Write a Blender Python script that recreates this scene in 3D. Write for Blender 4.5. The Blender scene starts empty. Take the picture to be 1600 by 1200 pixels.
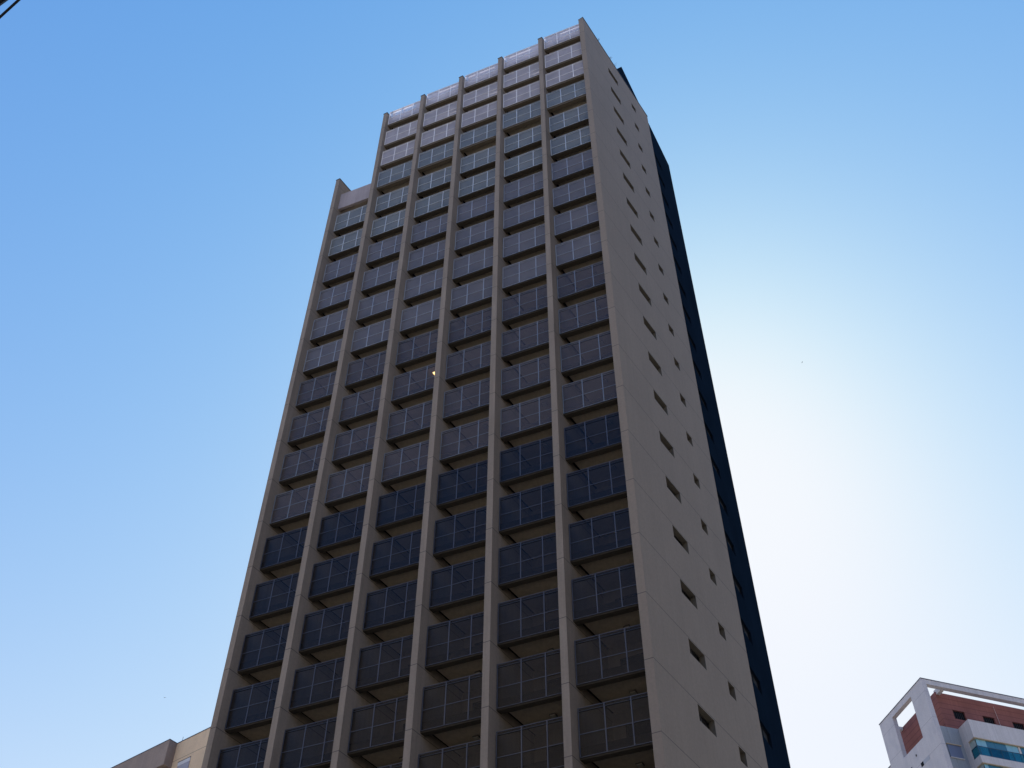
import bpy, math, random
from mathutils import Vector, Matrix
random.seed(7)
sc = bpy.context.scene
C = sc.collection
RAD = math.radians

# ------------------------------------------------------------------ camera
CAM = Vector((11.1576, -32.6721, 1.6))
yaw, pit, rol = -0.4774, 0.8614, 0.0030
fwd = Vector((math.sin(yaw) * math.cos(pit), math.cos(yaw) * math.cos(pit), math.sin(pit)))
rgt = Vector((math.cos(yaw), -math.sin(yaw), 0))
upv = rgt.cross(fwd)
r2 = rgt * math.cos(rol) + upv * math.sin(rol)
u2 = -rgt * math.sin(rol) + upv * math.cos(rol)
cd = bpy.data.cameras.new("camera")
cam = bpy.data.objects.new("camera", cd)
C.objects.link(cam)
m = Matrix((r2, u2, -fwd)).transposed().to_4x4()
m.translation = CAM
cam.matrix_world = m
cd.sensor_width = 36.0
cd.lens = 1784.37 / 1600 * 36.0
cd.clip_start = 0.1
cd.clip_end = 20000
sc.camera = cam

# ------------------------------------------------------------------ sky, sun, exposure
SKY_CURVE = ((1.27, 4.35, -1.22, 9.3), (1.045, 2.45, -.12, 9.6), (0.41, 5.25, -.065, 10.3))   # power, gain, elevation slope, ceiling
SUN_EL, SUN_AZ = RAD(45.6), RAD(-13.9)          # azimuth from +Y towards +X
w = bpy.data.worlds.new("World")
sc.world = w
w.use_nodes = True
nt = w.node_tree
bg = nt.nodes["Background"]
sky = nt.nodes.new("ShaderNodeTexSky")
sky.sky_type = 'NISHITA'
sky.sun_disc = False
sky.sun_elevation = SUN_EL
sky.sun_rotation = SUN_AZ
sky.altitude = 700
sky.air_density = 1.0
sky.dust_density = 0.3
sky.ozone_density = 2.0
# the clear blue of the photograph: each channel of the physical sky on its own contrast curve
sep = nt.nodes.new("ShaderNodeSeparateColor"); com = nt.nodes.new("ShaderNodeCombineColor")
nt.links.new(sky.outputs[0], sep.inputs[0])
tcw = nt.nodes.new("ShaderNodeTexCoord"); sxw = nt.nodes.new("ShaderNodeSeparateXYZ")
nt.links.new(tcw.outputs["Generated"], sxw.inputs[0])
def wmath(op, a, b=None, c=None):
    n = nt.nodes.new("ShaderNodeMath"); n.operation = op
    for i, x in enumerate((a, b, c)):
        if x is None: continue
        if isinstance(x, (int, float)): n.inputs[i].default_value = x
        else: nt.links.new(x, n.inputs[i])
    return n.outputs[0]
for c_, (pw, gain, slope, top_) in enumerate(SKY_CURVE):
    k_ = wmath('MULTIPLY', wmath('POWER', sep.outputs[c_], pw), gain)
    k_ = wmath('MULTIPLY', k_, wmath('EXPONENT', wmath('MULTIPLY', sxw.outputs[2], slope)))
    nt.links.new(wmath('SMOOTH_MIN', k_, top_, 3.0), com.inputs[c_])
nt.links.new(com.outputs[0], bg.inputs[0])
bg.inputs[1].default_value = 0.10
sd = bpy.data.lights.new("sun", 'SUN')
sd.energy = 5.0
sd.angle = RAD(0.53)
sd.color = (1.0, 0.94, 0.85)
sun = bpy.data.objects.new("sun", sd)
C.objects.link(sun)
sv = Vector((math.sin(SUN_AZ) * math.cos(SUN_EL), math.cos(SUN_AZ) * math.cos(SUN_EL), math.sin(SUN_EL)))
sun.rotation_euler = sv.to_track_quat('Z', 'Y').to_euler()
sun.location = (0, 0, 150)
sc.view_settings.view_transform = 'Standard'
sc.view_settings.look = 'None'
sc.view_settings.gamma = 1.0
sc.view_settings.exposure = 0.0

# ------------------------------------------------------------------ helpers
G = 56.333                                      # height of the joint line that everything is measured from
S = 3.3458                                      # bay spacing
TH = 0.1169                                     # the fins and the side wall lean this far off square
TT = math.tan(TH)
NB = 7

class MB:
    def __init__(s):
        s.v, s.f, s.m = [], [], []
    def quad(s, pts, mi=0):
        b = len(s.v)
        s.v += [tuple(p) for p in pts]
        s.f.append(tuple(range(b, b + len(pts))))
        s.m.append(mi)
    def hexa(s, p, mi=0):                       # p: 4 bottom (ccw from above) + 4 top
        b = len(s.v)
        s.v += [tuple(q) for q in p]
        for f in ((3, 2, 1, 0), (4, 5, 6, 7), (0, 1, 5, 4), (1, 2, 6, 5), (2, 3, 7, 6), (3, 0, 4, 7)):
            s.f.append(tuple(b + i for i in f))
            s.m.append(mi)
    def box(s, x0, x1, y0, y1, z0, z1, mi=0, fn=None):
        p = [(x0, y0, z0), (x1, y0, z0), (x1, y1, z0), (x0, y1, z0), (x0, y0, z1), (x1, y0, z1), (x1, y1, z1), (x0, y1, z1)]
        s.hexa([fn(*q) for q in p] if fn else p, mi)
    def tube(s, a, b, r, n=8, mi=0, r1=None):
        a, b = Vector(a), Vector(b)
        d = (b - a).normalized()
        x = d.orthogonal().normalized()
        y = d.cross(x)
        r1 = r if r1 is None else r1
        k = len(s.v)
        for c, rr in ((a, r), (b, r1)):
            for i in range(n):
                t = 2 * math.pi * i / n
                s.v.append(tuple(c + x * (rr * math.cos(t)) + y * (rr * math.sin(t))))
        for i in range(n):
            j = (i + 1) % n
            s.f.append((k + i, k + j, k + n + j, k + n + i)); s.m.append(mi)
        s.f.append(tuple(k + n - 1 - i for i in range(n))); s.m.append(mi)
        s.f.append(tuple(k + n + i for i in range(n))); s.m.append(mi)
    def mesh(s, name, mats):
        me = bpy.data.meshes.new(name)
        me.from_pydata(s.v, [], s.f)
        for x in (mats if isinstance(mats, (list, tuple)) else [mats]):
            me.materials.append(x)
        me.polygons.foreach_set("material_index", s.m)
        me.update()
        return me
    def build(s, name, mats, parent=None, loc=None):
        return link(name, s.mesh(name, mats), parent, loc)

def link(name, me, parent=None, loc=None):
    o = bpy.data.objects.new(name, me)
    C.objects.link(o)
    if parent is not None:
        o.parent = parent
    if loc is not None:
        o.location = loc
    return o

def empty(name, loc=(0, 0, 0)):
    o = bpy.data.objects.new(name, None)
    o.empty_display_size = 1.0
    C.objects.link(o)
    o.location = loc
    return o

def tag(o, label=None, cat=None, group=None, kind=None):
    if label: o['label'] = label
    if cat: o['category'] = cat
    if group: o['group'] = group
    if kind: o['kind'] = kind
    return o

# ------------------------------------------------------------------ materials
def newmat(name):
    m = bpy.data.materials.new(name)
    m.use_nodes = True
    return m, m.node_tree, m.node_tree.nodes["Principled BSDF"]

def plain(name, col, rough=0.6, spec=0.5, metal=0.0, var=0.0, scale=3.0, bump=0.0):
    m, t, p = newmat(name)
    p.inputs["Base Color"].default_value = (*col, 1)
    p.inputs["Roughness"].default_value = rough
    p.inputs["Specular IOR Level"].default_value = spec
    p.inputs["Metallic"].default_value = metal
    if var or bump:
        tc = t.nodes.new("ShaderNodeTexCoord")
        n = t.nodes.new("ShaderNodeTexNoise")
        n.inputs["Scale"].default_value = scale
        n.inputs["Detail"].default_value = 6
        t.links.new(tc.outputs["Object"], n.inputs["Vector"])
        if var:
            r = t.nodes.new("ShaderNodeMapRange")
            r.inputs[1].default_value = 0.3; r.inputs[2].default_value = 0.7
            r.inputs[3].default_value = 1 - var; r.inputs[4].default_value = 1 + var
            t.links.new(n.outputs[0], r.inputs[0])
            mx = t.nodes.new("ShaderNodeVectorMath"); mx.operation = 'SCALE'
            mx.inputs[0].default_value = col
            t.links.new(r.outputs[0], mx.inputs["Scale"])
            t.links.new(mx.outputs[0], p.inputs["Base Color"])
        if bump:
            b = t.nodes.new("ShaderNodeBump")
            b.inputs["Strength"].default_value = bump; b.inputs["Distance"].default_value = 0.02
            t.links.new(n.outputs[0], b.inputs["Height"])
            t.links.new(b.outputs[0], p.inputs["Normal"])
    return m

def concrete(name, col, joint=None, pitch=3.0, z0=0.0, halfw=0.016, var=0.10, streak=0.08, rough=0.8, stain=None, stain_amt=0.0, spec=0.25):
    """painted render: broad mottling, faint rain streaks, optional sealed joints every `pitch` metres of height"""
    m, t, p = newmat(name)
    N, L = t.nodes, t.links
    tc = N.new("ShaderNodeTexCoord")
    def noise(sx, sy, sz, scale, det=5):
        mp = N.new("ShaderNodeMapping"); mp.inputs["Scale"].default_value = (sx, sy, sz)
        L.new(tc.outputs["Object"], mp.inputs[0])
        n = N.new("ShaderNodeTexNoise"); n.inputs["Scale"].default_value = scale; n.inputs["Detail"].default_value = det
        L.new(mp.outputs[0], n.inputs["Vector"])
        return n.outputs[0]
    def rng(o, a, b, lo, hi):
        r = N.new("ShaderNodeMapRange")
        for i, x in enumerate((a, b, lo, hi)): r.inputs[i + 1].default_value = x
        L.new(o, r.inputs[0]); return r.outputs[0]
    def mul(a, b):
        q = N.new("ShaderNodeMath"); q.operation = 'MULTIPLY'; L.new(a, q.inputs[0]); L.new(b, q.inputs[1]); return q.outputs[0]
    k = mul(rng(noise(1, 1, .6, .55), .3, .7, 1 - var, 1 + var), rng(noise(5, 5, .18, 1.0), .3, .7, 1 - streak, 1 + streak))
    fine = noise(1, 1, 1, 9, 8)
    k = mul(k, rng(fine, .3, .7, .94, 1.06))
    v = N.new("ShaderNodeVectorMath"); v.operation = 'SCALE'; v.inputs[0].default_value = col
    L.new(k, v.inputs["Scale"])
    out = v.outputs[0]
    if stain:
        mx = N.new("ShaderNodeMix"); mx.data_type = 'RGBA'
        mx.inputs["B"].default_value = (*stain, 1)
        L.new(out, mx.inputs["A"]); L.new(rng(noise(.8, .8, .5, .9, 3), .5, .72, 0, stain_amt), mx.inputs["Factor"])
        out = mx.outputs["Result"]
    if joint:
        sx = N.new("ShaderNodeSeparateXYZ"); L.new(tc.outputs["Object"], sx.inputs[0])
        a = N.new("ShaderNodeMath"); a.operation = 'SUBTRACT'; a.inputs[1].default_value = z0 - pitch / 2; L.new(sx.outputs[2], a.inputs[0])
        b = N.new("ShaderNodeMath"); b.operation = 'FLOORED_MODULO'; b.inputs[1].default_value = pitch; L.new(a.outputs[0], b.inputs[0])
        c = N.new("ShaderNodeMath"); c.operation = 'SUBTRACT'; c.inputs[1].default_value = pitch / 2; L.new(b.outputs[0], c.inputs[0])
        d = N.new("ShaderNodeMath"); d.operation = 'ABSOLUTE'; L.new(c.outputs[0], d.inputs[0])
        e = N.new("ShaderNodeMath"); e.operation = 'LESS_THAN'; e.inputs[1].default_value = halfw; L.new(d.outputs[0], e.inputs[0])
        mx = N.new("ShaderNodeMix"); mx.data_type = 'RGBA'
        mx.inputs["B"].default_value = (*joint, 1)
        L.new(out, mx.inputs["A"]); L.new(e.outputs[0], mx.inputs["Factor"])
        out = mx.outputs["Result"]
    L.new(out, p.inputs["Base Color"])
    p.inputs["Roughness"].default_value = rough
    p.inputs["Specular IOR Level"].default_value = spec
    bp = N.new("ShaderNodeBump"); bp.inputs["Strength"].default_value = 0.25; bp.inputs["Distance"].default_value = 0.01
    L.new(fine, bp.inputs["Height"]); L.new(bp.outputs[0], p.inputs["Normal"])
    return m

def mesh_screen(name, col, hole, thru=.12, spec=.5):
    """perforated coated sheet: the holes are far smaller than a pixel, so they are one see-through share"""
    m, t, p = newmat(name)
    N, L = t.nodes, t.links
    tc = N.new("ShaderNodeTexCoord"); n = N.new("ShaderNodeTexNoise"); n.inputs["Scale"].default_value = 0.9
    oi = N.new("ShaderNodeObjectInfo")
    ad = N.new("ShaderNodeVectorMath"); L.new(tc.outputs["Object"], ad.inputs[0])
    cx = N.new("ShaderNodeCombineXYZ"); sc_ = N.new("ShaderNodeMath"); sc_.operation = 'MULTIPLY'; sc_.inputs[1].default_value = 40
    L.new(oi.outputs["Random"], sc_.inputs[0]); L.new(sc_.outputs[0], cx.inputs[0]); L.new(cx.outputs[0], ad.inputs[1])
    L.new(ad.outputs[0], n.inputs["Vector"])
    r = N.new("ShaderNodeMapRange")
    for i, x in enumerate((.3, .7, .90, 1.10)): r.inputs[i + 1].default_value = x
    rr_ = N.new("ShaderNodeMapRange"); rr_.inputs[3].default_value = -.09; rr_.inputs[4].default_value = .09
    L.new(oi.outputs["Random"], rr_.inputs[0])
    ra_ = N.new("ShaderNodeMath"); ra_.operation = 'MULTIPLY_ADD'; ra_.inputs[1].default_value = 1.0
    L.new(n.outputs[0], ra_.inputs[0]); L.new(rr_.outputs[0], ra_.inputs[2])
    L.new(ra_.outputs[0], r.inputs[0]); r.clamp = False
    v = N.new("ShaderNodeVectorMath"); v.operation = 'SCALE'; v.inputs[0].default_value = col; L.new(r.outputs[0], v.inputs["Scale"])
    L.new(v.outputs[0], p.inputs["Base Color"])
    p.inputs["Roughness"].default_value = 0.22
    p.inputs["Specular IOR Level"].default_value = spec
    tl = N.new("ShaderNodeBsdfTranslucent"); L.new(v.outputs[0], tl.inputs[0])
    a = N.new("ShaderNodeMixShader"); a.inputs[0].default_value = thru
    L.new(p.outputs[0], a.inputs[1]); L.new(tl.outputs[0], a.inputs[2])
    tr = N.new("ShaderNodeBsdfTransparent")
    b = N.new("ShaderNodeMixShader"); b.inputs[0].default_value = hole
    L.new(a.outputs[0], b.inputs[1]); L.new(tr.outputs[0], b.inputs[2])
    L.new(b.outputs[0], N["Material Output"].inputs[0])
    return m

JZ = G % 3.0
TAUPE = (0.272, 0.232, 0.193)
M_fin = concrete("taupe_render", TAUPE, joint=(0.10, 0.085, 0.08), z0=JZ)
M_side = concrete("taupe_render_side", TAUPE, joint=(0.11, 0.095, 0.09), z0=JZ, var=.04, streak=.03)
M_core = concrete("taupe_render_plain", TAUPE)
M_soffit = concrete("olive_brown_soffit", (0.56, 0.485, 0.385), var=.10)
M_beam = concrete("brown_beam", (0.13, 0.11, 0.085), var=.12)
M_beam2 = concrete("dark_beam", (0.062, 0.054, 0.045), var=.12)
M_gap = plain("gap_shade_paint", (0.012, 0.011, 0.010), .9, .1)
M_reveal = concrete("shade_darkened_reveal", (0.13, 0.118, 0.10), var=.08)  # wall render darkened in its colour to stand in for shade inside the window holes
M_cap = plain("dark_metal_coping", (0.03, 0.03, 0.05), .45)
M_navy = concrete("navy_render", (0.0075, 0.0165, 0.032), var=.12, spec=.0)
M_parapet = concrete("pale_mauve_render", (0.36, 0.325, 0.345), var=.08, stain=(.22, .20, .205), stain_amt=.35)
M_glass = plain("dark_window_glass", (0.012, 0.014, 0.018), .06, .6)
M_wframe = plain("black_window_frame", (0.02, 0.02, 0.022), .4)
M_blackin = plain("dark_recess", (0.006, 0.006, 0.008), .7, .1)
M_white = plain("white_render", (0.66, 0.65, 0.64), .7, .3, var=.05)
M_lamp = plain("lamp_opal", (0.5, 0.48, 0.42), .4)
M_lampframe = plain("lamp_frame", (0.10, 0.09, 0.08), .4)
M_lit, t_, p_ = newmat("lamp_lit")
p_.inputs["Emission Color"].default_value = (1.0, 0.62, 0.22, 1)
p_.inputs["Emission Strength"].default_value = 9.0

# six paint colours of the screens and their frames, from the roof down
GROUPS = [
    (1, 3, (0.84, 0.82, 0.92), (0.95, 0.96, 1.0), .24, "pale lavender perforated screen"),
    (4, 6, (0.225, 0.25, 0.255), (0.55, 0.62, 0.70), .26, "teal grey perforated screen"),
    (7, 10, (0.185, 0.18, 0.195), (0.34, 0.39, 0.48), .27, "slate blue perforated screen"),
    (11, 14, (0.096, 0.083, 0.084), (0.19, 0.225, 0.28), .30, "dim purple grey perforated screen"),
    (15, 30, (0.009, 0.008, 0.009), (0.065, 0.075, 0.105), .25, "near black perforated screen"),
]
GM = []
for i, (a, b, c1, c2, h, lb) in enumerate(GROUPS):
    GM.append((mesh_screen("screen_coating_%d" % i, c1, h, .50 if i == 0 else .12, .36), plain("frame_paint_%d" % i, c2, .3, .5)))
def grp(i):
    for k, g in enumerate(GROUPS):
        if g[0] <= i <= g[1]: return k

# ------------------------------------------------------------------ ground
mb = MB()
mb.quad([(-4000, -4000, 0), (4000, -4000, 0), (4000, 4000, 0), (-4000, 4000, 0)])
tag(mb.build("ground", plain("city_ground", (0.30, 0.265, 0.22), .9, .2, var=.25, scale=.02)), kind='structure')
mb = MB()
mb.quad([(-400, -29, .004), (400, -29, .004), (400, -17, .004), (-400, -17, .004)])
tag(mb.build("road", plain("asphalt", (0.05, 0.05, 0.052), .85, .3, var=.15, scale=1.2)), kind='structure')
mb = MB()
mb.box(-400, 400, -17, -12.5, -.2, .14)
tag(mb.build("pavement", plain("paving", (0.33, 0.31, 0.28), .85, .3, var=.12, scale=.8)), kind='structure')

# the sunlit blocks across the street, behind the viewer, and the one beside: out of frame, they light and shade the tower
M_city = concrete("warm_city_render", (0.80, 0.73, 0.62), var=.08)
M_city2 = concrete("brown_city_render", (0.24, 0.20, 0.18), var=.08)
M_city3 = concrete("sand_city_render", (0.40, 0.345, 0.30), var=.08)
M_cglass = plain("city_window_glass", (0.03, 0.035, 0.04), .1, .5)
mb = MB()
def block(x0, x1, y0, y1, h, mi, faces):
    mb.box(x0, x1, y0, y1, 0, h, mi)
    for f in faces:
        n_ = int(((x1 - x0) if f in '+-' else (y1 - y0)) // 4)
        for i in range(n_):
            for z in range(1, int(h // 3)):
                u0 = (x0 if f in '+-' else y0) + 4 * i + 1.2
                if f == '+': mb.box(u0, u0 + 1.6, y1 + .002, y1 + .06, 3 * z + .9, 3 * z + 2.2, 2)
                else: mb.box(x0 - .06, x0 - .002, u0, u0 + 1.6, 3 * z + .9, 3 * z + 2.2, 2)
for x0, x1, h in ((-100, -52, 30), (-5, 21, 30), (25, 60, 44), (65, 105, 30)):
    block(x0, x1, -96, -58, h, 0, '+')
block(39, 64, -26, 16, 88, 1, 'x')
block(-49, -8, -97, -62, 80, 3, '+')
tag(mb.build("city_blocks", [M_city, M_city2, M_cglass, M_city3]), "plain blocks across the street and beside the viewer, outside the view", None, None, 'stuff')

# ------------------------------------------------------------------ the tower
BASE = Vector((-10.0, 6.0, 0.0))
tower = tag(empty("apartment_tower", BASE),
            "tall taupe apartment tower with upright fins and stacked screened balconies", "tower")
def T(x, y, z):                                 # sheared bay coordinates, z from the joint datum -> coordinates under the tower
    return (x + y * TT - BASE.x, y - BASE.y, z + G)
def U(x, y, z):                                 # unsheared
    return (x - BASE.x, y - BASE.y, z + G)
ZTOP = 26.31
FW = 0.31
for j in range(6):                              # six slender fins
    x1 = -(6 - j) * S
    top = 18.93 if j == 0 else ZTOP
    mb = MB()
    mb.box(x1 - FW, x1, 0, 3.3 if j else 9.0, -G, top, fn=T)
    f = mb.build("fin", M_fin, tower)
    mb = MB()
    mb.box(x1 - FW - .025, x1 + .025, -.025, 3.32 if j else 9.02, top + .001, top + .06, fn=T)
    mb.build("coping", M_cap, f)

# side wall (its plane leans TH off the facade normal): an outer skin with window holes
D = 9.575
SW = 0.355
ct, st = math.cos(TH), math.sin(TH)
def B(s, o, z):                                 # s along the wall, o inwards
    return (s * st - o * ct - BASE.x, s * ct + o * st - BASE.y, z + G)
LW = (3.36, 4.73)
NW = (6.75, 7.36)
holes = []
for k in range(-8, 13):
    holes.append((LW[0], LW[1], -3 * k - .78, -3 * k - .06))
    holes.append((NW[0], NW[1], -3 * k - .74, -3 * k - .08))
mb = MB()
zs = sorted({-G, ZTOP} | {h[2] for h in holes} | {h[3] for h in holes})
ss = [0, LW[0], LW[1], NW[0], NW[1], D]
for zi in range(len(zs) - 1):
    for si in range(5):
        cx_, cz_ = (ss[si] + ss[si + 1]) / 2, (zs[zi] + zs[zi + 1]) / 2
        if any(h[0] < cx_ < h[1] and h[2] < cz_ < h[3] for h in holes):
            continue
        a, b, c, d = ss[si], ss[si + 1], zs[zi], zs[zi + 1]
        mb.quad([B(a, 0, c), B(b, 0, c), B(b, 0, d), B(a, 0, d)])
RV = 0.30
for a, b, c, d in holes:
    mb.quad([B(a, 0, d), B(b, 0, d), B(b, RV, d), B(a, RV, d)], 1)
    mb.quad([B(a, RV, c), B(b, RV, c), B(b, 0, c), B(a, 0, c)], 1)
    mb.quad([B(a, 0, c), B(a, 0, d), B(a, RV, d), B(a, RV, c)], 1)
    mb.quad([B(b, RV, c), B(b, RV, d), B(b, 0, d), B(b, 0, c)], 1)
def T0(o, y, z): return T(-o, y, z)
mb.quad([T(-SW, 0, -G), T(0, 0, -G), T(0, 0, ZTOP), T(-SW, 0, ZTOP)])
p1, p2 = B(D, 0, -G), B(D, SW, -G)
mb.quad([p1, p2, (p2[0], p2[1], ZTOP + G), (p1[0], p1[1], ZTOP + G)])
q1 = T(-SW, 0, -G)
mb.quad([p2, q1, (q1[0], q1[1], ZTOP + G), (p2[0], p2[1], ZTOP + G)])
mb.quad([T(-SW, 0, ZTOP), T(0, 0, ZTOP), (p1[0], p1[1], ZTOP + G), (p2[0], p2[1], ZTOP + G)])
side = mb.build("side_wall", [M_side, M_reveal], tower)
mb = MB()
def Bb(s, o, z): return B(s, o, z)
mb.box(-.03, D + .03, -.03, SW + .03, ZTOP + .001, ZTOP + .06, fn=lambda x, y, z: B(x, y, z))
mb.build("coping", M_cap, side)
def win_mesh(wd, ht, sashes, mats, nm):
    mb = MB()
    fr = .045
    mb.box(0, wd, 0, .03, 0, ht, 0)                                   # glass
    for x0, x1, z0, z1 in ((0, wd, 0, fr), (0, wd, ht - fr, ht), (0, fr, fr, ht - fr), (wd - fr, wd, fr, ht - fr)):
        mb.box(x0, x1, -.03, -.001, z0, z1, 1)
    for i in range(1, sashes):
        x = wd * i / sashes
        mb.box(x - .03, x + .03, -.028, -.001, fr, ht - fr, 1)
    return mb.mesh(nm, mats)
wm_big = win_mesh(LW[1] - LW[0] - .004, .716, 2, [M_glass, M_wframe], "window")
wm_small = win_mesh(NW[1] - NW[0] - .004, .656, 1, [M_glass, M_wframe], "window")
for a, b, c, d in holes:
    o = link("window", wm_big if a == LW[0] else wm_small, side)
    mt = Matrix(((st, -ct, 0), (ct, st, 0), (0, 0, 1))).to_4x4()
    mt.translation = Vector(B(a + .002, RV - .03, c + .002))
    o.matrix_local = mt

# navy rear block, square to the street, higher than the roof at this corner
NX, NY0, NY1, NZ = -.10, 8.83, 19.33, 35.0
mb = MB()
NWIN = (12.9, 16.27)
nh = [(-3 * k - .80, -3 * k + .04) for k in range(-10, 13)]
ys = [NY0, NWIN[0], NWIN[1], NY1]
zs = sorted({-G, NZ} | {z for h in nh for z in h})
for zi in range(len(zs) - 1):
    for yi in range(3):
        cy_, cz_ = (ys[yi] + ys[yi + 1]) / 2, (zs[zi] + zs[zi + 1]) / 2
        if yi == 1 and any(h[0] < cz_ < h[1] for h in nh): continue
        a, b, c, d = ys[yi], ys[yi + 1], zs[zi], zs[zi + 1]
        mb.quad([U(NX, a, c), U(NX, b, c), U(NX, b, d), U(NX, a, d)])
NR = .16
for c, d in nh:
    a, b = NWIN
    mb.quad([U(NX, a, d), U(NX, b, d), U(NX - NR, b, d), U(NX - NR, a, d)])
    mb.quad([U(NX - NR, a, c), U(NX - NR, b, c), U(NX, b, c), U(NX, a, c)])
    mb.quad([U(NX, a, c), U(NX, a, d), U(NX - NR, a, d), U(NX - NR, a, c)])
    mb.quad([U(NX - NR, b, c), U(NX - NR, b, d), U(NX, b, d), U(NX, b, c)])
XL = -5.2
mb.quad([U(XL, NY0, -G), U(NX, NY0, -G), U(NX, NY0, NZ), U(XL, NY0, NZ)])
mb.quad([U(NX, NY1, -G), U(XL, NY1, -G), U(XL, NY1, NZ), U(NX, NY1, NZ)])
mb.quad([U(XL, NY1, -G), U(XL, NY0, -G), U(XL, NY0, NZ), U(XL, NY1, NZ)])
mb.quad([U(XL, NY0, NZ), U(NX, NY0, NZ), U(NX, NY1, NZ), U(XL, NY1, NZ)])
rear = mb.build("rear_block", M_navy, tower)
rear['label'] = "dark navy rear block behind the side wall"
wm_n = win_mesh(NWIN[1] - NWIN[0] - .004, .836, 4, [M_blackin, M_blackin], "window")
for c, d in nh:
    o = link("window", wm_n, rear)
    mt = Matrix(((0, -1, 0), (1, 0, 0), (0, 0, 1))).to_4x4()
    mt.translation = Vector(U(NX - NR + .03, NWIN[0] + .002, c + .002))
    o.matrix_local = mt

# core: back wall of the balconies, body, roof deck
YB = 3.12
mb = MB()
mb.box(-6 * S - FW + .01, -5 * S - .02, YB, 8.4, -G, 15.3, fn=T)
mb.box(-5 * S - .015, -.72, YB, 8.4, -G, 24.6, fn=T)
mb.build("core_wall", M_core, tower)
mb = MB()
mb.box(-6 * S - FW, XL - .01, 8.84, 19.3, -G, 23.0, fn=U)
mb.build("rear_wing", M_navy, tower)
# street level below the balconies
mb = MB()
for j in range(6):
    mb.box(-(6 - j) * S + .004, -(5 - j) * S - SW - .004, .9, YB - .01, -G, -39.5, fn=T)
mb.build("lower_wall", M_core, tower)

def off(i): return .70 if i == 1 else .12 + .035 * max(0, 14 - i)
W = S - SW - .008
TILT = .08                                       # the balcony fronts turn slightly away from the fin line
def bay_mesh(yf, drop, yb):
    """slab with a dropped front beam, in coordinates from the screen's lower left corner"""
    mb = MB()
    fn = lambda x, y, z: (x + (y + (TILT * x if y < .8 else 0)) * TT, y + (TILT * x if y < .8 else 0), z)
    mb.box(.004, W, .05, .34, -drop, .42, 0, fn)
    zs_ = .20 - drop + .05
    mb.box(.13, W, .345, yb - .004, zs_, zs_ + .07, 1, fn)       # ceiling board, stopping short of the fin
    mb.box(.004, W, .346, yb - .004, zs_ + .0705, .40, 2, fn)  # slab over the gap, deep shade put into its near-black colour
    return mb
def screen_mesh(h):
    mb = MB()
    fn = lambda x, y, z: (x + (y + TILT * x) * TT, y + TILT * x, z)
    mb.quad([fn(.05, .003, 0), fn(W - .01, .003, 0), fn(W - .01, .003, h), fn(.05, .003, h)])   # one perforated sheet
    return mb
def frame_mesh(h):
    mb = MB()
    fn = lambda x, y, z: (x + (y + TILT * x) * TT, y + TILT * x, z)
    a, b = .045, W - .006
    for z, hh in ((0, .022), (h - .03, .03), (.90, .028), (h - .15, .012)):
        mb.box(a, b, -.022, -.001, z, z + hh, 0, fn)
    for x, ww in ((a, .032), (1.03, .042), (2.03, .042), (b - .032, .032)):
        mb.box(x, x + ww, -.026, -.0005, .003, h - .003, 0, fn)
        for q in range(9):                        # bolt heads
            zz = .12 + q * (h - .24) / 8
            mb.box(x + .008, x + .028, -.034, -.025, zz, zz + .020, 0, fn)
    mb.box(a, b, .03, .075, h - .14, h - .045, 1, fn)   # handrail behind
    return mb
def door_mesh():
    mb = MB()
    w_, h_ = 2.1, 2.15
    mb.box(0, w_, 0, .02, 0, h_, 0)
    for x0, x1, z0, z1 in ((0, w_, 0, .06), (0, w_, h_ - .06, h_), (0, .06, .06, h_ - .06), (w_ - .06, w_, .06, h_ - .06), (w_ / 2 - .03, w_ / 2 + .03, .06, h_ - .06)):
        mb.box(x0, x1, -.04, -.001, z0, z1, 1)
    return mb
def lamp_mesh():
    mb = MB()
    mb.box(-.13, .13, -.13, .13, -.05, 0, 1)
    mb.box(-.105, .105, -.105, .105, -.085, -.051, 0)
    return mb
HS = 2.0
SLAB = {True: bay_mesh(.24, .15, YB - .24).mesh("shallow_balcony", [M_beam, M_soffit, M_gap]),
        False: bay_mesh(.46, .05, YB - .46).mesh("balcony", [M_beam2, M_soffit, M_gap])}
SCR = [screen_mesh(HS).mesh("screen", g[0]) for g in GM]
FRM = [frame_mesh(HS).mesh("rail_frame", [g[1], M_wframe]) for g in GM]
DOOR = door_mesh().mesh("glass_door", [M_glass, M_wframe])
LAMP = lamp_mesh().mesh("ceiling_lamp", [M_lamp, M_lampframe])
LAMPON = lamp_mesh().mesh("ceiling_lamp", [M_lit, M_lampframe])
LAST = {1: 19, 2: 19, 3: 20, 4: 20, 5: 20, 6: 21}
def add_balcony(bay, i):
    shallow = i < 5
    yf = .24 if shallow else .46
    x0 = -(7 - bay) * S
    o = link("shallow_balcony" if shallow else "balcony", SLAB[shallow], tower, T(x0, yf, -3 * (i - 9) + off(i)))
    g = grp(i)
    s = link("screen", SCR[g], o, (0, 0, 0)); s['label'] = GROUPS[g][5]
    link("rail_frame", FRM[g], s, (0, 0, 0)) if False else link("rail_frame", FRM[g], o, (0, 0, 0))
    if i > 1:
        yy = YB - yf - .03
        link("glass_door", DOOR, o, (.55 + yy * TT, yy, .401))
    drop = .15 if shallow else .05
    yy = 2.08 - yf
    lit = (bay == 3 and i == 11)
    l = link("ceiling_lamp", LAMPON if lit else LAMP, o, (1.46 + yy * TT, yy, .20 - drop + .05 - .001))
    if lit: l['label'] = "lit amber ceiling lamp"
for bay in range(1, NB):
    for i in range(1 if bay > 1 else 5, LAST[bay] + 1):
        add_balcony(bay, i)
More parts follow.
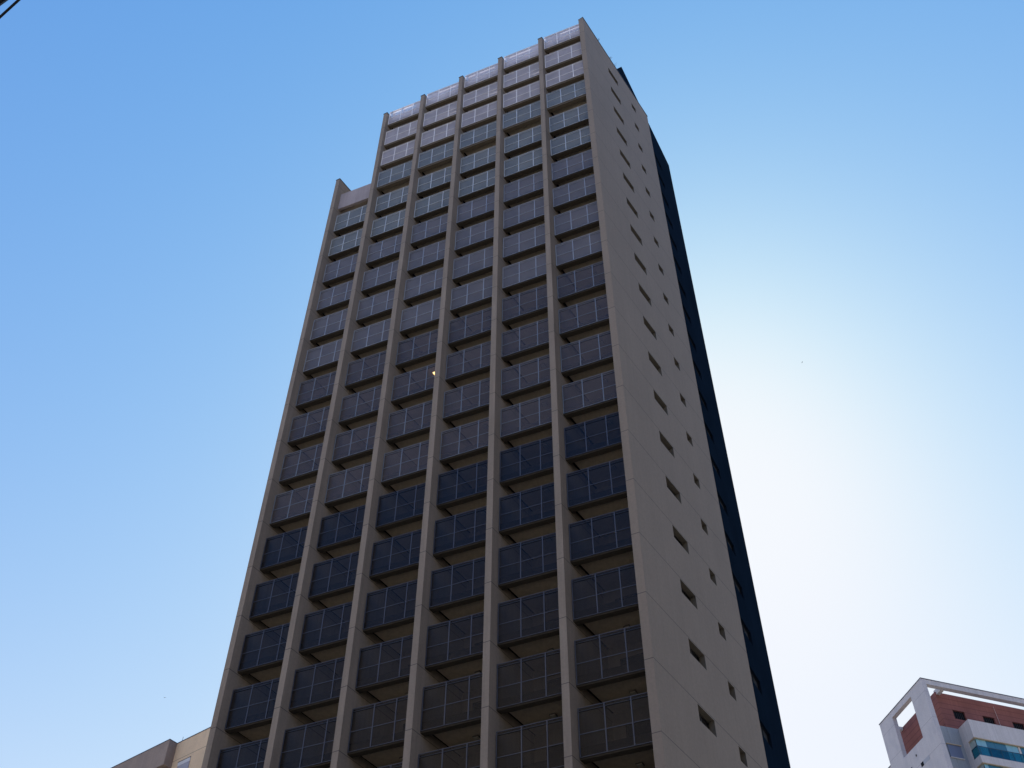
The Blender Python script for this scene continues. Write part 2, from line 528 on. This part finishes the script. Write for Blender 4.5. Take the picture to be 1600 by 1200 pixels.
# the rows next below, hidden by the picture's lower edge: one lump
mb = MB()
for bay in range(1, NB):
    for i in range(LAST[bay] + 1, 23):
        x0 = -(7 - bay) * S
        z0 = -3 * (i - 9) + off(i)
        fn = lambda x, y, z: T(x0 + x, .46 + y + TILT * x, z0 + z)
        mb.box(.004, W, .05, 2.5, -.05, .4, 0, fn)
        mb.box(.05, W - .01, 0, .02, 0, HS, 1, fn)
tag(mb.build("balcony", [M_soffit, plain("brown_black_sheet", (.035, .03, .032), .5)], tower), kind='stuff')

# bay without upper storeys: solid roof parapet between the first two fins
mb = MB()
x0 = -6 * S
fn = lambda x, y, z: T(x0 + x, .42 + y + TILT * x, 15.32 + z)
mb.box(.004, S - FW - .004, 0, .2, 0, 1.98, 0, fn)
mb.build("roof_parapet", M_parapet, tower)['label'] = "pale mauve solid parapet at the lower roof"
mb = MB()
mb.box(x0 + .006, x0 + S - FW - .006, .75, 8.6, 15.31, 15.6, fn=T)
mb.build("roof_slab", M_core, tower)

# roof terrace behind the topmost screens: white wall with slots added to throw sun lines, and one open frame
for bay in range(2, 7):
    x0 = -(7 - bay) * S
    mb = MB()
    fn = lambda x, y, z: T(x0 + x, y + TILT * x, z)
    y0, y1 = .60, .63                            # thin sheet, set close so its slots throw sun lines onto the mesh
    if bay == 2:
        mb.box(.02, W, y0, y1, 24.9, 26.62, 0, fn)
        for a, b in ((.02, .20), (.93, 1.08), (1.98, W)):
            mb.box(a, b, y0, y1, 26.622, 27.36, 0, fn)
        mb.box(.02, W, y0, y1, 27.362, 27.50, 0, fn)
    else:
        a = (0, 0, .95, .20, .35, 1.15)[bay - 1]
        b = (0, 0, 2.35, 2.35, 2.10, W - .02)[bay - 1]
        mb.box(.02, W, y0, y1, 24.9, 26.53, 0, fn)
        mb.box(.02, a, y0, y1, 26.532, 26.67, 0, fn)
        mb.box(b, W, y0, y1, 26.532, 26.67, 0, fn)
        if bay == 4:
            mb.box(.75, 1.12, y0, y1, 26.532, 26.67, 0, fn)
        mb.box(.02, W, y0, y1, 26.672, 27.42, 0, fn)
    mb.build("roof_wall", M_white, tower)

# ------------------------------------------------------------------ neighbour on the right
K = 1.35                                         # its storeys come out at 2.9 m
Z1 = G                                           # datum of the fitted frame
Pc = Vector((11.1576, -32.6721, -54.733))
O_ = Vector((4.64, 52.07, 0.0))
O_ = Pc + (O_ - Pc) * K                          # corner of the roof frame
E1 = Vector((math.sin(RAD(-43.104)), math.cos(RAD(-43.104)), 0))
E2 = Vector((math.sin(RAD(45.149)), math.cos(RAD(45.149)), 0))
ROOT = Vector((O_.x, O_.y, 0))
nb = tag(empty("apartment_building", ROOT),
         "pale grey building with red penthouse inside an open concrete roof frame", "building")
HT = O_.z + G                                    # height of the frame top
def Q(a, b, z):                                  # a along the left face, b along the right face, z below the top
    p = E1 * (a * K) + E2 * (b * K)
    return (p.x, p.y, HT + z * K)
def qbox(mb, a0, a1, b0, b1, z0, z1, mi=0):
    mb.hexa([Q(a0, b0, z0), Q(a0, b1, z0), Q(a1, b1, z0), Q(a1, b0, z0), Q(a0, b0, z1), Q(a0, b1, z1), Q(a1, b1, z1), Q(a1, b0, z1)], mi)
M_pale = concrete("pale_grey_render", (0.58, 0.56, 0.57), joint=(.36, .35, .37), pitch=2.36 * 1.35, z0=HT % (2.36 * 1.35) + 2.36 * 1.35 * .5, halfw=.02, var=.04, streak=.03, stain=(.40, .41, .46), stain_amt=.5)
M_pale2 = concrete("pale_render", (0.60, 0.58, 0.58), var=.05, stain=(.46, .47, .46), stain_amt=.4)
M_greyblue = concrete("blue_grey_render", (0.30, 0.34, 0.38), var=.05)
M_tan = concrete("tan_soffit", (0.52, 0.42, 0.30), var=.05)
M_red = concrete("red_brown_cladding", (0.235, 0.095, 0.085), joint=(.12, .05, .05), pitch=.5 * K, z0=(HT - .25 * K) % (.5 * K), halfw=.025, var=.14)
M_coping = plain("blue_grey_coping", (0.05, 0.06, 0.12), .4)
LO = -HT / K
mb = MB()
qbox(mb, 1.88, 5.0, 0, .40, LO, -4.27)           # wall under the opening
qbox(mb, 0, 1.88, 0, .40, LO, -.52)              # corner pier
qbox(mb, 5.0, 6.97, 0, .40, LO, -.52)            # outer pier
qbox(mb, 0, 6.97, 0, .40, -.52, 0)               # head beam
fr = mb.build("roof_frame", M_pale, nb)
mb = MB()
qbox(mb, 0, .40, .402, 14, -.45, 0)
qbox(mb, .40, 1.25, 1.90, 2.22, -.50, -.02)
mb.build("roof_beam", M_pale2, nb)
mb = MB()
qbox(mb, 6.3, 6.62, .402, 1.75, -.55, -.28)
mb.build("roof_beam", M_pale2, nb)
mb = MB()
qbox(mb, -.04, 7.01, -.04, .40, .001, .05)
qbox(mb, -.04, .42, .4005, 14, .001, .05)
mb.build("coping", M_coping, nb)
# red penthouse
mb = MB()
wins = [(2.97, 4.07), (5.75, 6.85), (8.54, 9.64), (11.3, 12.4)]
a0 = 1.0
bs = [1.8] + [x for w_ in wins for x in w_] + [14]
for i in range(len(bs) - 1):
    hole = i % 2 == 1
    for z0, z1 in ((-3.5, -2.53), (-2.53, -1.7), (-1.7, -.25)):
        if hole and z0 == -2.53: continue
        mb.quad([Q(a0, bs[i], z0), Q(a0, bs[i + 1], z0), Q(a0, bs[i + 1], z1), Q(a0, bs[i], z1)])
for b0, b1 in wins:
    d = .18
    mb.quad([Q(a0, b0, -1.7), Q(a0, b1, -1.7), Q(a0 + d, b1, -1.7), Q(a0 + d, b0, -1.7)])
    mb.quad([Q(a0, b0, -2.53), Q(a0 + d, b0, -2.53), Q(a0 + d, b1, -2.53), Q(a0, b1, -2.53)])
    mb.quad([Q(a0, b0, -2.53), Q(a0, b0, -1.7), Q(a0 + d, b0, -1.7), Q(a0 + d, b0, -2.53)])
    mb.quad([Q(a0, b1, -2.53), Q(a0 + d, b1, -2.53), Q(a0 + d, b1, -1.7), Q(a0, b1, -1.7)])
mb.quad([Q(a0, 1.8, -4.27), Q(a0, 1.8, -.25), Q(7.0, 1.8, -.25), Q(7.0, 1.8, -4.27)])
mb.quad([Q(7.0, 1.8, -3.5), Q(7.0, 1.8, -.25), Q(7.0, 14, -.25), Q(7.0, 14, -3.5)])
mb.quad([Q(a0, 14, -3.5), Q(7.0, 14, -3.5), Q(7.0, 14, -.25), Q(a0, 14, -.25)])
mb.quad([Q(a0, 1.8, -.25), Q(a0, 14, -.25), Q(7.0, 14, -.25), Q(7.0, 1.8, -.25)])
pent = mb.build("penthouse", M_red, nb)
pent['label'] = "red brown penthouse walls under the roof frame"
for b0, b1 in wins:
    mb = MB()
    qbox(mb, a0 + .15, a0 + .18, b0 + .003, b1 - .003, -2.527, -1.703, 0)
    for q in range(1, 6):
        x = b0 + (b1 - b0) * q / 6
        qbox(mb, a0 + .12, a0 + .149, x - .012, x + .012, -2.52, -1.71, 1)
    mb.build("window", [M_blackin, M_wframe], pent)
mb = MB()
p = Vector(Q(.97, 7.16, -.6)); q = Vector(Q(.97, 7.24, -3.45))
mb.tube(p, q, .02, 6)
mb.build("downpipe", plain("pale_pipe", (.6, .5, .48), .4), pent)
mb = MB()
qbox(mb, 1.0, 7.0, 1.81, 14, LO, -3.502, 0)
qbox(mb, 1.0, 1.87, .402, 1.795, LO, -3.502, 0)
qbox(mb, 1.872, 6.9, .402, 1.795, LO, -4.275, 0)
body = mb.build("wall", M_greyblue, nb)
body['label'] = "blue grey recessed wall"
mb = MB()
def shut(z):
    qbox(mb, .93, .998, 1.32, 2.50, z - 1.10, z, 0)
    qbox(mb, .86, .998, 1.26, 2.56, z + .001, z + .07, 1)
    qbox(mb, .90, .998, 1.30, 2.52, z - 1.16, z - 1.101, 2)
for n_ in range(3):
    mb = MB(); shut(-5.17 - 2.17 * n_)
    mb.build("window", [plain("blue_shutter", (.13, .17, .27), .4), M_tan, M_pale2], body)
# projecting balcony stack
mb = MB()
F0, S0, E_ = -.47, 2.9, 14.0
levels = [-5.08 - 2.17 * n_ for n_ in range(6)]
ztop = -3.5
for n_, zo in enumerate(levels):
    qbox(mb, F0, 1.0 - .002, S0, E_, zo, ztop, 0)                       # upstand and slab edge above each opening
    if zo - 1.55 > LO:
        qbox(mb, .36, .998, S0, S0 + .2, zo - 1.55, zo - .0005, 0)        # side pier behind the glazing
    ztop = zo - 1.55
qbox(mb, F0, .998, S0, E_, LO, ztop, 0)
stack = mb.build("balcony_stack", M_pale2, nb)
M_teal = plain("teal_glass", (0.03, 0.16, 0.24), .08, .6)
M_curt = plain("curtain_behind_glass", (0.22, 0.46, 0.54), .15, .6)
M_tealrail = plain("teal_rail", (0.02, 0.06, 0.09), .35)
M_curt2 = plain("pale_green_blind", (0.36, 0.44, 0.42), .2, .5)
rg = random.Random(3)
for n_, zo in enumerate(levels[:4]):
    zb = zo - 1.55
    mb = MB()                                                          # tan soffit lip
    qbox(mb, F0 + .004, .99, S0 + .004, E_, zo - .06, zo - .001, 0)
    mb.build("soffit", M_tan, stack)
    mb = MB()
    gx = F0 + .14
    cuts = [3.08, 3.45, 3.98, 4.75, 5.78, 6.30, 6.86]
    kinds = [1, 1, 0, 0, 1, 1] if n_ == 0 else [1, 0, 0, 1, 1, 0]
    for c0, c1, kd in zip(cuts[:-1], cuts[1:], kinds):
        qbox(mb, gx, gx + .02, c0 + .006, c1 - .006, zb + .001, zo - .061, kd)
    cuts = [7.12, 7.9, 8.8, 9.7, 10.6, 11.5, 12.4, 13.3]
    for c0, c1 in zip(cuts[:-1], cuts[1:]):
        qbox(mb, gx, gx + .02, c0 + .006, c1 - .006, zb + .001, zo - .061, rg.choice((0, 1)))
    qbox(mb, gx + .03, .35, S0 + .10, S0 + .12, zb + .001, zo - .061, 2)
    mb.build("glazing", [M_teal, M_curt, M_curt2], stack)
    mb = MB()
    qbox(mb, gx - .01, gx + .16, 6.9, 7.09, zb + .001, zo - .062)
    mb.build("pillar", M_pale2, stack)
    mb = MB()
    zr = zb + .78
    qbox(mb, F0 + .02, F0 + .06, S0 + .02, E_, zr, zr + .045, 0)
    qbox(mb, F0 + .06, .33, S0 + .02, S0 + .06, zr, zr + .045, 0)
    qbox(mb, F0 + .02, F0 + .06, S0 + .02, E_, zb + .001, zb + .03, 0)
    for x in (2.925, 3.10, 4.05, 5.05, 6.1, 7.1, 8.1, 9.1, 10.1, 11.1):
        qbox(mb, F0 + .022, F0 + .055, x, x + .035, zb + .03, zr, 0)
    qbox(mb, .29, .32, S0 + .022, S0 + .055, zb + .03, zr, 0)
    mb.build("railing", M_tealrail, stack)
    mb = MB()
    mm, tt, pp = newmat("rail_glass")
    pp.inputs["Base Color"].default_value = (0.03, 0.17, 0.26, 1); pp.inputs["Roughness"].default_value = .05
    tr = tt.nodes.new("ShaderNodeBsdfTransparent"); tr.inputs[0].default_value = (.55, .83, .90, 1)
    mxs = tt.nodes.new("ShaderNodeMixShader"); mxs.inputs[0].default_value = .86
    tt.links.new(pp.outputs[0], mxs.inputs[1]); tt.links.new(tr.outputs[0], mxs.inputs[2]); tt.links.new(mxs.outputs[0], tt.nodes["Material Output"].inputs[0])
    qbox(mb, F0 + .034, F0 + .042, S0 + .07, E_, zb + .03, zr, 0)
    qbox(mb, F0 + .07, .28, S0 + .034, S0 + .042, zb + .03, zr, 0)
    mb.build("rail_glass", mm, stack)
# left face: one shuttered window, two small vents, lower wing beyond
mb = MB()
qbox(mb, 1.80, 2.72, -.012, -.001, -6.2, -5.86, 0)
qbox(mb, 2.73, 3.10, -.008, -.001, -6.2, -5.86, 1)
mb.build("window", [plain("grey_shutter", (.40, .41, .45), .5), M_blackin], fr)
for a, z in ((3.35, -4.95), (4.35, -5.5)):
    mb = MB()
    qbox(mb, a - .05, a + .05, -.03, -.001, z - .14, z + .02)
    mb.build("vent", M_blackin, fr)
mb = MB()
qbox(mb, 6.972, 12.0, .35, 9, LO, -3.52, 0)
mb.build("side_wing", M_pale, nb)
mb = MB()
qbox(mb, 6.972, 12.04, .31, 9, -3.519, -3.47, 0)
mb.build("coping", M_coping, nb)

# ------------------------------------------------------------------ neighbour on the left
A1 = Vector((-55.20, 31.553, 0)); gd = Vector((0.9852, -0.1716, 0)).normalized(); nd = Vector((0.1716, 0.9852, 0)).normalized()
lroot = Vector((A1.x, A1.y, 0))
lb = tag(empty("apartment_building", lroot),
         "beige flat roofed building low beside the tower's left edge, its nearer part brown grey", "building")
def LQ(x, y, z):
    p = gd * x + nd * y
    return (p.x, p.y, G + z)
M_brown = concrete("brown_grey_render", (0.33, 0.265, 0.225), var=.10, streak=.04, stain=(.2, .17, .16), stain_amt=.4)
M_beige = concrete("beige_render", (0.76, 0.58, 0.39), joint=(.26, .2, .15), pitch=3.0, z0=(G - 1.75) % 3.0, halfw=.022, var=.07, streak=.03, stain=(.46, .38, .30), stain_amt=.5)
mb = MB()
mb.box(-14, 0, 0, 14, -2.35, 0, 0, LQ)
mb.box(-14, -2.6, .0, 14, -G, -2.351, 0, LQ)
mb.box(-2.6, 0, .85, 14, -G, -2.351, 0, LQ)
mb.box(-2.598, 0, 0, .848, -6.2, -3.6, 0, LQ)
wl = mb.build("wall", M_brown, lb)
wl['label'] = "brown grey projecting corner"
mb = MB()
mb.box(.002, 12, .842, 14, -G, -.002, 0, LQ)
wr = mb.build("wall", M_beige, lb)
wr['label'] = "sunless beige wall beside the tower"
mb = MB()
mb.box(-14.03, .03, -.03, 14, .001, .06, 0, LQ)
mb.box(.031, 12, .80, 14, .001, .06, 0, LQ)
mb.build("coping", M_coping, lb)
for n_ in range(3):
    z = -2.15 - 3.0 * n_
    mb = MB()
    mb.box(.86, 2.40, .80, .841, z - 1.35, z - .36, 0, LQ)
    mb.box(.86, 2.40, .79, .841, z - .355, z, 1, LQ)
    mb.box(.83, 2.43, .77, .841, z + .001, z + .04, 2, LQ)
    mb.build("window", [plain("grey_pane", (.36, .34, .36), .2), plain("white_blind_box", (.62, .62, .64), .5), M_wframe], wr)
for x, y, z0, z1 in ((.21, 1.1, .06, .72), (-6.75, .3, .06, .38)):
    mb = MB()
    mb.tube(LQ(x, y, z0), LQ(x + .05, y, z1), .018, 6)
    mb.build("lightning_rod", M_coping, lb)

# ------------------------------------------------------------------ overhead cables near the camera
M_cable = plain("black_cable", (0.008, 0.008, 0.009), .5)
def cable(pt, d, nrm, r, sag, label):
    d = Vector(d).normalized()
    c0 = Vector(pt) + Vector((0, 0, G))
    up = Vector(nrm)
    c0 += up * (-r if up.z > 0 else r) if False else Vector((0, 0, 0))
    mb = MB()
    N_ = 40
    pts = []
    for i in range(N_ + 1):
        s = -22 + 44 * i / N_
        pts.append(c0 + d * s + Vector((0, 0, sag * (s / 22) ** 2)))
    for a, b in zip(pts[:-1], pts[1:]):
        mb.tube(a, b, r, 8)
    o = mb.build("overhead_cable", M_cable)
    return tag(o, label, "cable", "cables crossing the top left corner")
cable((5.041, -31.163, -44.52), (0.997, -0.077, 0), (0, 0, 1), .065, .5, "thick black bundled cable in the very corner of the sky")
cable((4.992, -31.028, -44.571), (0.987, -0.161, 0), (0, 0, 1), .012, .5, "thin dark cable running just beneath the thick bundle")

# ------------------------------------------------------------------ rooftop twigs and two far birds
M_twig = plain("twig", (0.10, 0.085, 0.06), .8)
def twigs(name, x, y, h, n, seed, label):
    rr = random.Random(seed)
    mb = MB()
    for k in range(n):
        a = Vector((rr.uniform(-.08, .08), rr.uniform(-.08, .08), 0))
        b = a + Vector((rr.uniform(-.12, .2), rr.uniform(-.15, .15), h * rr.uniform(.55, .75)))
        mb.tube(a, b, .010, 5, 0, .007)
        for q in range(3):
            c = a.lerp(b, rr.uniform(.5, 1))
            mb.tube(c, c + Vector((rr.uniform(-.16, .22), rr.uniform(-.16, .16), h * rr.uniform(.15, .4))), .007, 4, 0, .003)
    o = mb.build(name, M_twig, None, (x, y, G + ZTOP + .061))
    return tag(o, label, "plant", "twiggy plants on the side wall's top")
twigs("bare_plant", .38, 3.95, .55, 4, 1, "tallest bare twiggy plant on the tower's sloping roof edge")
twigs("bare_plant", .45, 4.55, .42, 3, 5, "small bare twig next to the navy block on the roof edge")
twigs("bare_plant", .24, 2.2, .30, 3, 9, "low bare twig high on the roof edge, nearest the tower's top corner")
M_bird = plain("dark_feathers", (0.03, 0.03, 0.035), .8)
def bird(loc, rz, label):
    mb = MB()
    for a, b, r0, r1 in (((-.16, 0, 0), (-.06, 0, .01), .01, .045), ((-.06, 0, .01), (.06, 0, .01), .045, .05), ((.06, 0, .01), (.14, 0, .02), .05, .025), ((.14, 0, .02), (.19, 0, .015), .025, .004)):
        mb.tube(a, b, r0, 8, 0, r1)
    for s in (1, -1):
        mb.hexa([(.07, s * .03, .01), (-.05, s * .03, .01), (-.04, s * .2, .06), (.06, s * .2, .06), (.07, s * .03, .02), (-.05, s * .03, .02), (-.04, s * .2, .068), (.06, s * .2, .068)])
        mb.hexa([(.06, s * .2, .06), (-.04, s * .2, .06), (-.08, s * .42, .03), (-.05, s * .42, .03), (.06, s * .2, .068), (-.04, s * .2, .068), (-.08, s * .42, .035), (-.05, s * .42, .035)])
    mb.hexa([(-.15, .02, -.005), (-.15, -.02, -.005), (-.28, -.06, 0), (-.28, .06, 0), (-.15, .02, .005), (-.15, -.02, .005), (-.28, -.06, .006), (-.28, .06, .006)])
    o = mb.build("bird", M_bird, None, loc)
    o.rotation_euler = (0, 0, rz)
    o.scale = (.42, .42, .42)
    return tag(o, label, "bird", "birds far off in the sky")
bird((1.46, 66.45, 57.43 + G), .6, "tiny dark bird in the bright sky right of the tower")
bird((-81.1, 54.07, 25.67 + G), 2.2, "tiny dark bird low in the pale sky left of the tower")
